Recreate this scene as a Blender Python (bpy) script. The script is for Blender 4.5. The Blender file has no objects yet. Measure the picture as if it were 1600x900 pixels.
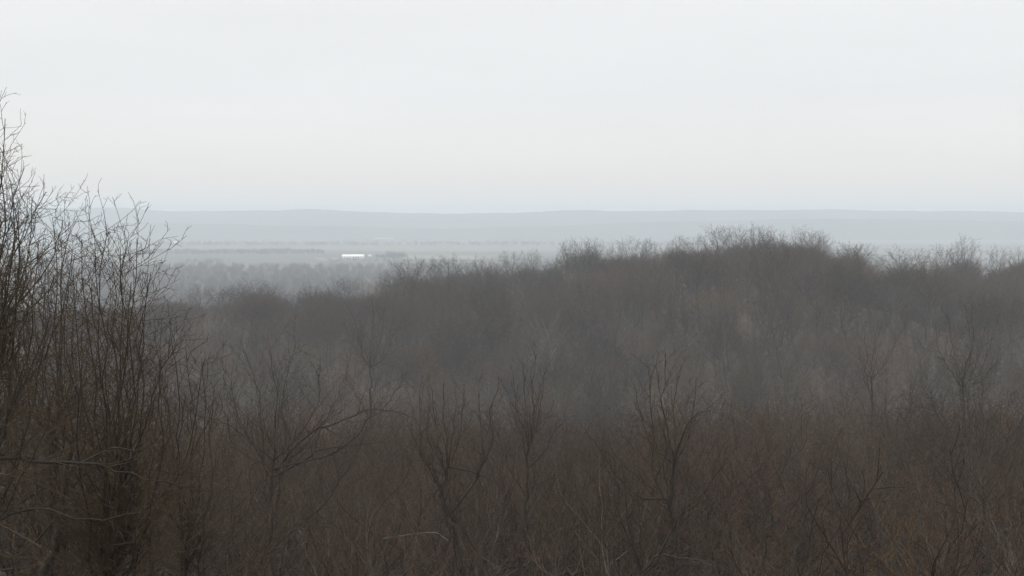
import bpy, math, random
import numpy as np

# ------------------------------------------------------------------ camera, world, sun, exposure
sc = bpy.context.scene
col = sc.collection
CZ = 65.0                       # eye height above the plain
FPX = 1716.0                    # focal length in pixels of a 1600 x 900 picture
PITCH = math.atan((450 - 345) / FPX)

cam_d = bpy.data.cameras.new('camera')
cam = bpy.data.objects.new('camera', cam_d)
col.objects.link(cam)
cam.location = (0, 0, CZ)
cam.rotation_euler = (math.pi / 2 - PITCH, 0, 0)
cam_d.sensor_width = 36.0
cam_d.lens = 36.0 * FPX / 1600.0
cam_d.clip_start = 0.1
cam_d.clip_end = 60000
sc.camera = cam

SUN_EL, SUN_AZ = 42.0, 215.0     # degrees; azimuth clockwise from +Y
world = bpy.data.worlds.new('World')
sc.world = world
world.use_nodes = True
wn, wl = world.node_tree.nodes, world.node_tree.links
wn.clear()
w_out = wn.new('ShaderNodeOutputWorld')
w_bg = wn.new('ShaderNodeBackground')
w_sky = wn.new('ShaderNodeTexSky')
w_sky.sky_type = 'NISHITA'
w_sky.sun_disc = False
w_sky.sun_elevation = math.radians(SUN_EL)
w_sky.sun_rotation = math.radians(SUN_AZ)
w_sky.dust_density = 4.0
w_tc = wn.new('ShaderNodeTexCoord')
w_sep = wn.new('ShaderNodeSeparateXYZ')
wl.new(w_tc.outputs['Generated'], w_sep.inputs[0])
w_abs = wn.new('ShaderNodeMath'); w_abs.operation = 'MAXIMUM'; w_abs.inputs[1].default_value = 0.0
wl.new(w_sep.outputs['Z'], w_abs.inputs[0])
w_lum = wn.new('ShaderNodeMath'); w_lum.operation = 'MULTIPLY_ADD'   # overcast sky, brighter towards the zenith
w_lum.inputs[1].default_value = 15.0; w_lum.inputs[2].default_value = 9.2
w_sq = wn.new('ShaderNodeMath'); w_sq.operation = 'POWER'; w_sq.inputs[1].default_value = 2.0
wl.new(w_abs.outputs[0], w_sq.inputs[0])
wl.new(w_sq.outputs[0], w_lum.inputs[0])
w_map = wn.new('ShaderNodeMapping'); w_map.inputs['Scale'].default_value = (1.0, 1.0, 7.0)
wl.new(w_tc.outputs['Generated'], w_map.inputs['Vector'])
w_noi = wn.new('ShaderNodeTexNoise'); w_noi.inputs['Scale'].default_value = 1.7
w_noi.inputs['Detail'].default_value = 4.0; w_noi.inputs['Roughness'].default_value = 0.45
wl.new(w_map.outputs[0], w_noi.inputs['Vector'])
w_rng = wn.new('ShaderNodeMapRange')
w_rng.inputs['To Min'].default_value = 0.91; w_rng.inputs['To Max'].default_value = 1.09
wl.new(w_noi.outputs['Fac'], w_rng.inputs['Value'])
w_mul = wn.new('ShaderNodeMath'); w_mul.operation = 'MULTIPLY'
wl.new(w_lum.outputs[0], w_mul.inputs[0]); wl.new(w_rng.outputs[0], w_mul.inputs[1])
w_tint = wn.new('ShaderNodeVectorMath'); w_tint.operation = 'SCALE'
w_warm = wn.new('ShaderNodeMapRange'); w_warm.inputs['From Max'].default_value = 0.11
wl.new(w_abs.outputs[0], w_warm.inputs['Value'])
w_tone = wn.new('ShaderNodeMix'); w_tone.data_type = 'RGBA'      # warm white at the horizon, neutral above
w_tone.inputs['A'].default_value = (1.07, 0.985, 0.905, 1); w_tone.inputs['B'].default_value = (0.965, 0.97, 0.975, 1)
wl.new(w_warm.outputs[0], w_tone.inputs['Factor'])
wl.new(w_tone.outputs['Result'], w_tint.inputs[0])
wl.new(w_mul.outputs[0], w_tint.inputs['Scale'])
w_mix = wn.new('ShaderNodeMix'); w_mix.data_type = 'RGBA'; w_mix.inputs['Factor'].default_value = 0.93
wl.new(w_sky.outputs[0], w_mix.inputs['A']); wl.new(w_tint.outputs[0], w_mix.inputs['B'])
wl.new(w_mix.outputs['Result'], w_bg.inputs['Color'])
w_bg.inputs['Strength'].default_value = 0.1
wl.new(w_bg.outputs[0], w_out.inputs['Surface'])

sun_d = bpy.data.lights.new('sun', 'SUN')
sun_d.energy = 1.2
sun_d.angle = math.radians(10)
sun_d.color = (1.0, 0.96, 0.9)
sun = bpy.data.objects.new('sun', sun_d)
col.objects.link(sun)
sun.rotation_euler = (math.radians(90 - SUN_EL), 0, math.radians(180 - SUN_AZ))
sun.location = (0, 0, CZ + 50)

sc.view_settings.view_transform = 'Standard'
sc.view_settings.look = 'None'
sc.view_settings.exposure = 0.0
sc.view_settings.gamma = 1.0
sc.render.engine = 'CYCLES'
cy = sc.cycles
cy.use_denoising = True
cy.denoiser = 'OPENIMAGEDENOISE'
cy.max_bounces = 4
cy.diffuse_bounces = 1
cy.glossy_bounces = 1
cy.transmission_bounces = 1
cy.transparent_max_bounces = 4
cy.volume_bounces = 1
cy.use_adaptive_sampling = True
cy.adaptive_threshold = 0.02
cy.caustics_reflective = False
cy.caustics_refractive = False

HAZE_DENSITY = 4.0e-4

# ------------------------------------------------------------------ helpers
def at(px, py, Y):
    """point at depth Y (m along +Y) seen at pixel px, py of the 1600 x 900 picture"""
    u, v = (px - 800) / FPX, (450 - py) / FPX
    c, s = math.cos(PITCH), math.sin(PITCH)
    dy, dz = c + s * v, -s + c * v
    k = Y / dy
    return (u * k, Y, CZ + dz * k)

def to_px(x, y, z):
    c, s = math.cos(PITCH), math.sin(PITCH)
    z = z - CZ
    d = c * y - s * z
    v = s * y + c * z
    return 800 + FPX * x / d, 450 - FPX * v / d

def tag(o, label=None, cat=None, group=None, kind=None):
    if label: o['label'] = label
    if cat: o['category'] = cat
    if group: o['group'] = group
    if kind: o['kind'] = kind
    return o

def mesh_from(name, verts, faces, mats=(), smooth=False, mat_idx=None):
    verts = np.asarray(verts, dtype=np.float32); faces = np.asarray(faces, dtype=np.int32)
    me = bpy.data.meshes.new(name)
    k = faces.shape[1]
    me.vertices.add(len(verts)); me.vertices.foreach_set('co', verts.ravel())
    me.loops.add(faces.size); me.loops.foreach_set('vertex_index', faces.ravel())
    me.polygons.add(len(faces))
    me.polygons.foreach_set('loop_start', np.arange(0, faces.size, k, dtype=np.int32))
    for m in mats: me.materials.append(m)
    if mat_idx is not None:
        me.polygons.foreach_set('material_index', np.asarray(mat_idx, dtype=np.int32))
    me.polygons.foreach_set('use_smooth', np.full(len(faces), smooth))
    me.update(calc_edges=True)
    return me

def link(name, me, parent=None):
    o = bpy.data.objects.new(name, me)
    col.objects.link(o)
    if parent: o.parent = parent
    return o

def box_mesh(name, x0, x1, y0, y1, z0, z1, mat):
    v = [(x, y, z) for z in (z0, z1) for y in (y0, y1) for x in (x0, x1)]
    f = [(0, 2, 3, 1), (4, 5, 7, 6), (0, 1, 5, 4), (2, 6, 7, 3), (0, 4, 6, 2), (1, 3, 7, 5)]
    return mesh_from(name, v, f, (mat,))

# ------------------------------------------------------------------ materials
def new_mat(name, rough=0.9):
    m = bpy.data.materials.new(name)
    m.use_nodes = True
    nt = m.node_tree
    b = nt.nodes['Principled BSDF']
    b.inputs['Roughness'].default_value = rough
    b.inputs['Specular IOR Level'].default_value = 0.25
    return m, nt, b

def ramp(nt, stops):
    r = nt.nodes.new('ShaderNodeValToRGB')
    e = r.color_ramp.elements
    e[0].position, e[0].color = stops[0][0], (*stops[0][1], 1)
    e[1].position, e[1].color = stops[-1][0], (*stops[-1][1], 1)
    for p, c in stops[1:-1]:
        n = e.new(p); n.color = (*c, 1)
    return r

def bark_material(name, stops, patch_scale, lichen, vary=0.5, amount=0.75, lo=0.62, hi=1.5):
    """bark whose hue drifts from tree to tree and from stand to stand, flecked with pale lichen"""
    m, nt, b = new_mat(name, 0.85)
    N, L = nt.nodes, nt.links
    oi = N.new('ShaderNodeObjectInfo')
    stand = N.new('ShaderNodeTexNoise'); stand.inputs['Scale'].default_value = patch_scale
    stand.inputs['Detail'].default_value = 1.0
    L.new(oi.outputs['Location'], stand.inputs['Vector'])
    mx = N.new('ShaderNodeMix'); mx.data_type = 'FLOAT'; mx.inputs['Factor'].default_value = vary
    st = N.new('ShaderNodeMapRange'); st.inputs['From Min'].default_value = 0.3; st.inputs['From Max'].default_value = 0.7
    L.new(stand.outputs['Fac'], st.inputs['Value'])
    L.new(st.outputs[0], mx.inputs['A']); L.new(oi.outputs['Random'], mx.inputs['B'])
    r = ramp(nt, stops)
    L.new(mx.outputs['Result'], r.inputs['Fac'])
    tc = N.new('ShaderNodeTexCoord')
    n1 = N.new('ShaderNodeTexNoise'); n1.inputs['Scale'].default_value = 7.0; n1.inputs['Detail'].default_value = 5.0
    n1.inputs['Roughness'].default_value = 0.7
    L.new(tc.outputs['Object'], n1.inputs['Vector'])
    lr = N.new('ShaderNodeMapRange'); lr.inputs['From Min'].default_value = lichen
    lr.inputs['From Max'].default_value = lichen + 0.1; lr.inputs['To Max'].default_value = amount
    L.new(n1.outputs['Fac'], lr.inputs['Value'])
    lm = N.new('ShaderNodeMix'); lm.data_type = 'RGBA'
    lm.inputs['B'].default_value = (0.27, 0.26, 0.23, 1)
    L.new(lr.outputs[0], lm.inputs['Factor']); L.new(r.outputs[0], lm.inputs['A'])
    n2 = N.new('ShaderNodeTexNoise'); n2.inputs['Scale'].default_value = 11.0; n2.inputs['Detail'].default_value = 3.0
    L.new(tc.outputs['Object'], n2.inputs['Vector'])
    vr = N.new('ShaderNodeMapRange'); vr.inputs['From Min'].default_value = 0.25; vr.inputs['From Max'].default_value = 0.75
    vr.inputs['To Min'].default_value = 0.6; vr.inputs['To Max'].default_value = 1.4
    L.new(n2.outputs['Fac'], vr.inputs['Value'])
    wn_ = N.new('ShaderNodeTexWhiteNoise'); wn_.noise_dimensions = '1D'
    L.new(oi.outputs['Random'], wn_.inputs['W'])
    br = N.new('ShaderNodeMapRange'); br.inputs['To Min'].default_value = lo; br.inputs['To Max'].default_value = hi
    L.new(wn_.outputs['Value'], br.inputs['Value'])
    vm = N.new('ShaderNodeMath'); vm.operation = 'MULTIPLY'
    L.new(vr.outputs[0], vm.inputs[0]); L.new(br.outputs[0], vm.inputs[1])
    vr = vm
    hs = N.new('ShaderNodeHueSaturation')
    L.new(lm.outputs['Result'], hs.inputs['Color']); L.new(vr.outputs[0], hs.inputs['Value'])
    L.new(hs.outputs[0], b.inputs['Base Color'])
    return m

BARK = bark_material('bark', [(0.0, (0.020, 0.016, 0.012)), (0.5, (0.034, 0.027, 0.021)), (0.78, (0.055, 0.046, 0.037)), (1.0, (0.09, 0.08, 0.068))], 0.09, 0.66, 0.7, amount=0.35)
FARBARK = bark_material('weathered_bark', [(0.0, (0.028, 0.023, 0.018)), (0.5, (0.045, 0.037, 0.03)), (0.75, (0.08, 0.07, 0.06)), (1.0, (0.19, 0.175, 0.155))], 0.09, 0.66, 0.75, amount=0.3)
LIMB = bark_material('limb_bark', [(0.0, (0.022, 0.018, 0.014)), (1.0, (0.044, 0.036, 0.029))], 0.2, 0.64, 0.1, amount=0.3, lo=0.9, hi=1.15)
PALE = bark_material('pale_bark', [(0.0, (0.10, 0.092, 0.08)), (1.0, (0.14, 0.13, 0.115))], 0.05, 0.58)
TWIG = bark_material('twig_bark', [(0.0, (0.046, 0.041, 0.019)), (0.22, (0.062, 0.037, 0.017)), (0.42, (0.046, 0.034, 0.022)), (0.62, (0.058, 0.030, 0.021)), (0.8, (0.043, 0.036, 0.030)), (1.0, (0.082, 0.066, 0.044))], 0.08, 0.64, 0.7, lo=0.5, hi=1.85)
SPRAY = bark_material('spray_bark', [(0.0, (0.043, 0.035, 0.018)), (0.35, (0.052, 0.034, 0.018)), (0.65, (0.043, 0.032, 0.023)), (1.0, (0.054, 0.034, 0.023))], 0.2, 0.62, 0.12, lo=0.85, hi=1.2)
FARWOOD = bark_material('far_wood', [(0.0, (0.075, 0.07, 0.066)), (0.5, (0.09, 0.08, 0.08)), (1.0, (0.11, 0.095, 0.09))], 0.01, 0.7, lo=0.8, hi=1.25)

def ground_material():
    m, nt, b = new_mat('leaf_litter', 0.95)
    N, L = nt.nodes, nt.links
    g = N.new('ShaderNodeNewGeometry')
    n = N.new('ShaderNodeTexNoise'); n.inputs['Scale'].default_value = 0.35; n.inputs['Detail'].default_value = 9.0
    n.inputs['Roughness'].default_value = 0.7
    L.new(g.outputs['Position'], n.inputs['Vector'])
    r = ramp(nt, [(0.3, (0.04, 0.032, 0.025)), (0.5, (0.07, 0.053, 0.038)), (0.7, (0.12, 0.085, 0.055))])
    L.new(n.outputs['Fac'], r.inputs['Fac'])
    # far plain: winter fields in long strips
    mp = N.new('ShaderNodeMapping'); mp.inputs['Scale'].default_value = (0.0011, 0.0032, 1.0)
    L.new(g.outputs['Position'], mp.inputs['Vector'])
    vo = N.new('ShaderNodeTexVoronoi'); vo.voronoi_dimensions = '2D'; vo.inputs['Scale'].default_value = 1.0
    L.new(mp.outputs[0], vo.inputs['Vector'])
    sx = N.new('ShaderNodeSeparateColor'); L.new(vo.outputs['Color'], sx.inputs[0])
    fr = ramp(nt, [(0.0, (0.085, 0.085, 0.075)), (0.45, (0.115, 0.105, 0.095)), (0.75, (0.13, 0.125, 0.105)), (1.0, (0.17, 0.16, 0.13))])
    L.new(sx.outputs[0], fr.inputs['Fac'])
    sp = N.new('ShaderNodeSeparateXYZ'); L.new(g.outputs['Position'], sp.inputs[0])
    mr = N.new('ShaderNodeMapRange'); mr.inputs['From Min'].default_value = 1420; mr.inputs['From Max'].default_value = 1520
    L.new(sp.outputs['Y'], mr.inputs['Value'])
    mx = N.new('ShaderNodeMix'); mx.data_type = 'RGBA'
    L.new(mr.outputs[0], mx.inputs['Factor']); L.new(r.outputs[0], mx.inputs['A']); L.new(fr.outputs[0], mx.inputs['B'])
    L.new(mx.outputs['Result'], b.inputs['Base Color'])
    bp = N.new('ShaderNodeBump'); bp.inputs['Strength'].default_value = 0.6; bp.inputs['Distance'].default_value = 0.15
    n3 = N.new('ShaderNodeTexNoise'); n3.inputs['Scale'].default_value = 6.0; n3.inputs['Detail'].default_value = 4.0
    L.new(g.outputs['Position'], n3.inputs['Vector']); L.new(n3.outputs['Fac'], bp.inputs['Height'])
    L.new(bp.outputs[0], b.inputs['Normal'])
    return m

def plain_material(name, c, c2, scale=0.02, rough=0.9):
    m, nt, b = new_mat(name, rough)
    g = nt.nodes.new('ShaderNodeNewGeometry')
    n = nt.nodes.new('ShaderNodeTexNoise'); n.inputs['Scale'].default_value = scale; n.inputs['Detail'].default_value = 6
    nt.links.new(g.outputs['Position'], n.inputs['Vector'])
    r = ramp(nt, [(0.3, c), (0.7, c2)])
    nt.links.new(n.outputs['Fac'], r.inputs['Fac'])
    nt.links.new(r.outputs[0], b.inputs['Base Color'])
    return m

GROUND = ground_material()
WOODED = plain_material('wooded_hill', (0.05, 0.05, 0.05), (0.09, 0.085, 0.08), 0.006)
STUBBLE = plain_material('pale_stubble', (0.15, 0.14, 0.11), (0.23, 0.215, 0.17), 0.012)
WHITE = plain_material('white_paint', (0.74, 0.73, 0.70), (0.82, 0.81, 0.79), 0.15, 0.5)
ROOFW = plain_material('white_roof_metal', (0.80, 0.77, 0.69), (0.86, 0.83, 0.75), 0.1, 0.35)
GREYW = plain_material('weathered_grey_paint', (0.26, 0.26, 0.25), (0.33, 0.33, 0.31), 0.1, 0.6)
DARK = plain_material('dark_opening', (0.05, 0.05, 0.055), (0.09, 0.09, 0.1), 0.2, 0.3)

# ------------------------------------------------------------------ terrain
def lerp_s(t, xs, ys):
    return np.interp(t, xs, ys)

def vnoise(x, y, s, seed):
    """smooth value noise"""
    x = np.asarray(x, float) / s; y = np.asarray(y, float) / s
    xi, yi = np.floor(x), np.floor(y)
    fx, fy = x - xi, y - yi
    fx, fy = fx * fx * (3 - 2 * fx), fy * fy * (3 - 2 * fy)
    def h(a, b):
        v = np.sin(a * 127.1 + b * 311.7 + seed * 74.7) * 43758.5453
        return v - np.floor(v)
    return (h(xi, yi) * (1 - fx) + h(xi + 1, yi) * fx) * (1 - fy) + (h(xi, yi + 1) * (1 - fx) + h(xi + 1, yi + 1) * fx) * fy

NEAR_Y = [-80, 0, 8, 15, 30, 50, 90, 125, 155, 190, 230]
NEAR_Z = [-4, -4.2, -6, -9.0, -15.5, -23, -32.5, -41, -49, -54, -55]
SKY_PX = [150, 260, 300, 335, 400, 430, 455, 480, 510, 560, 600, 622, 642, 665, 700, 735, 770, 800, 830, 860, 885, 905, 930, 955, 1000, 1030, 1060, 1080, 1120, 1150, 1182, 1215, 1240, 1270, 1290, 1300, 1330, 1350, 1372, 1390, 1412, 1432, 1450, 1475, 1490, 1508, 1525, 1535, 1552, 1575, 1600, 1700]
SKY_PY = [466, 457, 450, 458, 440, 446, 464, 447, 441, 444, 436, 424, 409, 420, 405, 411, 393, 400, 391, 396, 378, 367, 368, 378, 374, 381, 366, 370, 356, 358, 348, 355, 352, 355, 366, 384, 374, 392, 414, 396, 379, 388, 394, 378, 392, 364, 384, 408, 378, 388, 374, 376]
def skyline(px): return float(np.interp(px, SKY_PX, SKY_PY)) - float(np.interp(px, [600, 800], [9, 4]))
_cx = [-700, -300, -160, -113, -84, -42, -20, 0, 21, 42, 65, 84, 105, 115, 124, 140, 168, 240, 700]
_cz = [-60, -46, -39.5, -36.5, -34.5, -33, -29.5, -28.5, -25, -25, -22, -19.5, -21, -25, -30, -28, -27, -25, -30]
def terrain(x, y):
    x = np.asarray(x, float); y = np.asarray(y, float)
    near = lerp_s(y, NEAR_Y, NEAR_Z)
    near = near + (vnoise(x, y, 26, 1) - 0.5) * 3.0 * np.clip((y - 10) / 40, 0, 1)
    near = near + 7.5 * np.exp(-((x + 21) ** 2 + (y - 37) ** 2) / 110.0)
    crest_y = 352 + 0.10 * x + (vnoise(x, 0 * y, 60, 2) - 0.5) * 26
    zc = lerp_s(x, _cx, _cz)
    t = np.clip((y - 170) / (crest_y - 170), 0, 1)
    t = t * t * (3 - 2 * t) * 0.5 + t * 0.5
    fold = (vnoise(x + 0.35 * y, y * 0.5, 46, 3) - 0.5) * 17 * np.clip((y - 110) / 70, 0, 1) * np.clip((crest_y + 10 - y) / 70, 0.12, 1)
    face = near * (1 - t) + zc * t + fold
    b = np.clip((y - crest_y) / 420, 0, 1)
    b = b * b * (3 - 2 * b)
    z = face * (1 - b) + (-CZ) * b
    return CZ + z

xs = np.concatenate([-np.geomspace(262, 9000, 30)[::-1], np.arange(-260, 261, 4.0), np.geomspace(262, 9000, 30)])
ys = np.concatenate([np.arange(-80, 560, 4.0), np.geomspace(562, 9500, 40)])
GX, GY = np.meshgrid(xs, ys)
GZ = terrain(GX, GY)
GZ = GZ + np.where(GY < 600, (vnoise(GX, GY, 5, 7) - 0.5) * 0.5 * np.clip((GY + 40) / 60, 0, 1), 0)
gv = np.stack([GX.ravel(), GY.ravel(), GZ.ravel()], 1)
ny, nx = GX.shape
ii = (np.arange(ny - 1)[:, None] * nx + np.arange(nx - 1)[None]).ravel()
gf = np.stack([ii, ii + 1, ii + 1 + nx, ii + nx], 1)
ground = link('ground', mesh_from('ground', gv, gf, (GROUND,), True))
tag(ground, 'leaf-strewn hillside falling away and levelling out into a hazy plain', 'ground', kind='structure')

# the long wooded ridges along the horizon
def far_ridge(name, label, y0, px, py, depth, seed, rough):
    """a hill range at distance y0 whose crest follows the given skyline"""
    xs_ = np.arange(-6500, 6501, 22.0)
    rows = 14
    crest = np.array([at(p, q, y0)[2] for p, q in zip(px, py)])
    cxs = np.array([at(p, 345, y0)[0] for p in px])
    zc = np.interp(xs_, cxs, crest) + (vnoise(xs_, xs_ * 0, 260, seed) - 0.5) * rough * 2 + (vnoise(xs_, xs_ * 0, 110, seed + 1) - 0.5) * rough + (vnoise(xs_, xs_ * 0, 31, seed + 9) - 0.5) * rough * 0.7
    V = []
    for r in range(rows):
        t = r / (rows - 1) * 2 - 1
        prof = (1 - abs(t)) ** 1.15
        yy = y0 + t * depth + (vnoise(xs_, xs_ * 0 + r * 31, 500, seed + 2) - 0.5) * 140 * (1 - abs(t))
        zz = -1.0 + (zc + 1) * prof * (1 + (vnoise(xs_, yy, 600, seed + 5) - 0.5) * 0.25 * (1 if 0 < r < rows // 2 - 1 else 0))
        V.append(np.stack([xs_, yy, zz], 1))
    V = np.concatenate(V)
    n = len(xs_)
    k = (np.arange(rows - 1)[:, None] * n + np.arange(n - 1)[None]).ravel()
    F = np.stack([k, k + 1, k + 1 + n, k + n], 1)
    o = link(name, mesh_from(name, V, F, (WOODED,), True))
    return tag(o, label, 'hills', kind='structure')

far_ridge('hills', 'long flat-topped ridge fading pale blue along the horizon', 4700,
          [-800, 60, 130, 200, 260, 300, 400, 480, 560, 640, 700, 800, 900, 1000, 1150, 1300, 1420, 1600, 2400],
          [326, 322, 320, 319, 324, 327, 327, 325, 327, 329, 331, 329, 327, 325, 323.5, 324.5, 327, 331, 334], 600, 11, 5)
far_ridge('hills', 'lower hazy rise at the foot of the horizon ridge', 3950,
          [-800, 0, 200, 400, 560, 700, 900, 1100, 1300, 1450, 1600, 2400],
          [352, 348, 345, 350, 353, 354, 350, 343, 339, 340, 343, 350], 220, 21, 3)

# ------------------------------------------------------------------ tree maker
def norm3(v):
    l = math.sqrt(v[0] * v[0] + v[1] * v[1] + v[2] * v[2]) or 1e-9
    return (v[0] / l, v[1] / l, v[2] / l)

class Tree:
    """collects tapered branches; part 0 is the trunk, part 1 the limbs, part 2 the crown of branches and twigs"""
    def __init__(self, seed, style):
        self.rng = random.Random(seed)
        self.S = style
        self.out = []            # (part, sides, points, radii)
    def grow(self, p, d, L, r0, lev):
        S, rng = self.S[lev], self.rng
        n = S['seg']; step = L / n; w = S['wig']; up = S['up']
        pts, rad = [p], [r0]
        rt = max(r0 * S['tip'], S['rmin'] * 0.6)
        for i in range(n):
            d = norm3((d[0] + rng.gauss(0, w), d[1] + rng.gauss(0, w), d[2] + rng.gauss(0, w) + up))
            p = (p[0] + d[0] * step, p[1] + d[1] * step, p[2] + d[2] * step)
            pts.append(p)
            rad.append(r0 + (rt - r0) * ((i + 1) / n) ** 0.8)
        self.out.append((min(lev, 2), S['sides'], pts, rad))
        self.spawn(pts, rad, L, lev)
    def spawn(self, pts, rad, L, lev, t0=None, dens=None, ratio=None):
        if lev + 1 >= len(self.S): return
        S, C, rng = self.S[lev], self.S[lev + 1], self.rng
        dens = S['dens'] if dens is None else dens
        t0 = S['t0'] if t0 is None else t0
        ratio = S['ratio'] if ratio is None else ratio
        k = dens * L * (1 - t0)
        k = int(k) + (1 if rng.random() < k - int(k) else 0)
        k = max(k, S.get('kmin', 1))
        n = len(pts) - 1
        az = rng.random() * 6.283
        for j in range(k):
            t = t0 + (1 - t0) * (j + rng.random()) / k
            f = min(t * n, n - 1e-4); i = int(f); f -= i
            a, b = pts[i], pts[i + 1]
            p = (a[0] + (b[0] - a[0]) * f, a[1] + (b[1] - a[1]) * f, a[2] + (b[2] - a[2]) * f)
            r = rad[i] + (rad[i + 1] - rad[i]) * f
            d = norm3((b[0] - a[0], b[1] - a[1], b[2] - a[2]))
            az += 2.4 + rng.uniform(-0.5, 0.5)
            ang = C['ang'] + rng.gauss(0, C['angv'])
            ref = (0, 0, 1) if abs(d[2]) < 0.9 else (1, 0, 0)
            u = norm3((d[1] * ref[2] - d[2] * ref[1], d[2] * ref[0] - d[0] * ref[2], d[0] * ref[1] - d[1] * ref[0]))
            v = (d[1] * u[2] - d[2] * u[1], d[2] * u[0] - d[0] * u[2], d[0] * u[1] - d[1] * u[0])
            ca, sa = math.cos(ang), math.sin(ang)
            cu, su = math.cos(az), math.sin(az)
            nd = (d[0] * ca + (u[0] * cu + v[0] * su) * sa, d[1] * ca + (u[1] * cu + v[1] * su) * sa, d[2] * ca + (u[2] * cu + v[2] * su) * sa)
            cl = L * ratio * (1 - S['sh'] * t) * rng.uniform(0.55, 1.2)
            cl = max(cl, C['lmin'])
            cr = min(0.72 * r, C['rk'] * cl + C['rmin'])
            self.grow(p, nd, cl, max(cr, C['rmin']), lev + 1)
    def path(self, pts, r0, r1, part, seg=4, wob=0.03):
        """a smooth, slightly crooked branch through the given points"""
        P = [np.array(q, float) for q in pts]
        P = [2 * P[0] - P[1]] + P + [2 * P[-1] - P[-2]]
        out = []
        tot = sum(float(np.linalg.norm(P[i + 1] - P[i])) for i in range(1, len(P) - 2))
        for i in range(1, len(P) - 2):
            for k in range(seg):
                t = k / seg
                q = 0.5 * (2 * P[i] + (P[i + 1] - P[i - 1]) * t + (2 * P[i - 1] - 5 * P[i] + 4 * P[i + 1] - P[i + 2]) * t * t + (3 * P[i] - P[i - 1] - 3 * P[i + 1] + P[i + 2]) * t ** 3)
                if out: q = q + np.array([self.rng.gauss(0, 1), self.rng.gauss(0, 1), self.rng.gauss(0, 0.5)]) * wob * tot / 6
                out.append(tuple(q))
        out.append(tuple(P[-2]))
        m = len(out) - 1
        rad = [r0 + (r1 - r0) * (i / m) ** 0.85 for i in range(m + 1)]
        self.out.append((part, 8 if part == 0 else 6, out, rad))
        return out, rad, tot
    def arrays(self, parts):
        """vertices and quads of the branches of these parts, and the quads' part numbers"""
        groups = {}
        for part, sides, pts, rad in self.out:
            if part in parts:
                groups.setdefault((len(pts), sides), []).append((pts, rad, part))
        Vs, Fs, Ms, base = [], [], [], 0
        for (n, s), lst in groups.items():
            P = np.array([q[0] for q in lst]); R = np.array([q[1] for q in lst])
            B = len(lst)
            T = np.empty_like(P)
            T[:, 1:-1] = P[:, 2:] - P[:, :-2]; T[:, 0] = P[:, 1] - P[:, 0]; T[:, -1] = P[:, -1] - P[:, -2]
            T /= np.linalg.norm(T, axis=2, keepdims=True) + 1e-9
            md = P[:, -1] - P[:, 0]; md /= np.linalg.norm(md, axis=1, keepdims=True) + 1e-9
            ref = np.zeros((B, 3)); ax = np.argmin(np.abs(md), axis=1); ref[np.arange(B), ax] = 1
            U = np.cross(T, ref[:, None, :]); U /= np.linalg.norm(U, axis=2, keepdims=True) + 1e-9
            W = np.cross(T, U)
            a = np.arange(s) / s * 2 * np.pi
            ring = P[:, :, None, :] + R[:, :, None, None] * (np.cos(a)[None, None, :, None] * U[:, :, None, :] + np.sin(a)[None, None, :, None] * W[:, :, None, :])
            Vs.append(ring.reshape(-1, 3))
            b0 = base + (np.arange(B) * n * s)[:, None, None] + (np.arange(n - 1) * s)[None, :, None]
            k = np.arange(s)[None, None, :]; k2 = (k + 1) % s
            F = np.stack([b0 + k, b0 + k2, b0 + s + k2, b0 + s + k], -1).reshape(-1, 4)
            Fs.append(F)
            Ms.append(np.repeat(np.array([q[2] for q in lst]), (n - 1) * s))
            base += B * n * s
        return np.concatenate(Vs), np.concatenate(Fs), np.concatenate(Ms)

def style(k=1.0, twig=0.0040, dens=(1.1, 2.7, 4.8, 6.5), up=(0.02, 0.10, 0.10, 0.06, 0.04), ang=(0, 0.75, 0.75, 0.75, 0.7),
          ratio=(0.5, 0.4, 0.38, 0.42), t0=(0.35, 0.2, 0.15, 0.1), levels=5, seg=(9, 7, 5, 3, 2), wig=(0.06, 0.10, 0.13, 0.15, 0.15), sh=(0.5, 0.45, 0.5, 0.4)):
    S = []
    for l in range(levels):
        S.append(dict(seg=seg[l], wig=wig[l], up=up[l], sides=(8, 5, 3, 3, 3)[l], tip=(0.12, 0.16, 0.3, 0.5, 0.6)[l],
                      rmin=twig * (3.0, 2.2, 1.5, 1.2, 1.0)[l], rk=(0, 0.012, 0.0100, 0.0065, 0.004)[l],
                      dens=dens[l] * k if l < len(dens) else 0, t0=t0[l] if l < len(t0) else 0, ratio=ratio[l] if l < len(ratio) else 0,
                      sh=sh[l] if l < len(sh) else 0, ang=ang[l], angv=0.16, lmin=(0, 0.8, 0.35, 0.16, 0.10)[l] * (1 if twig < 0.006 else 1.6)))
    return S

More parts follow.
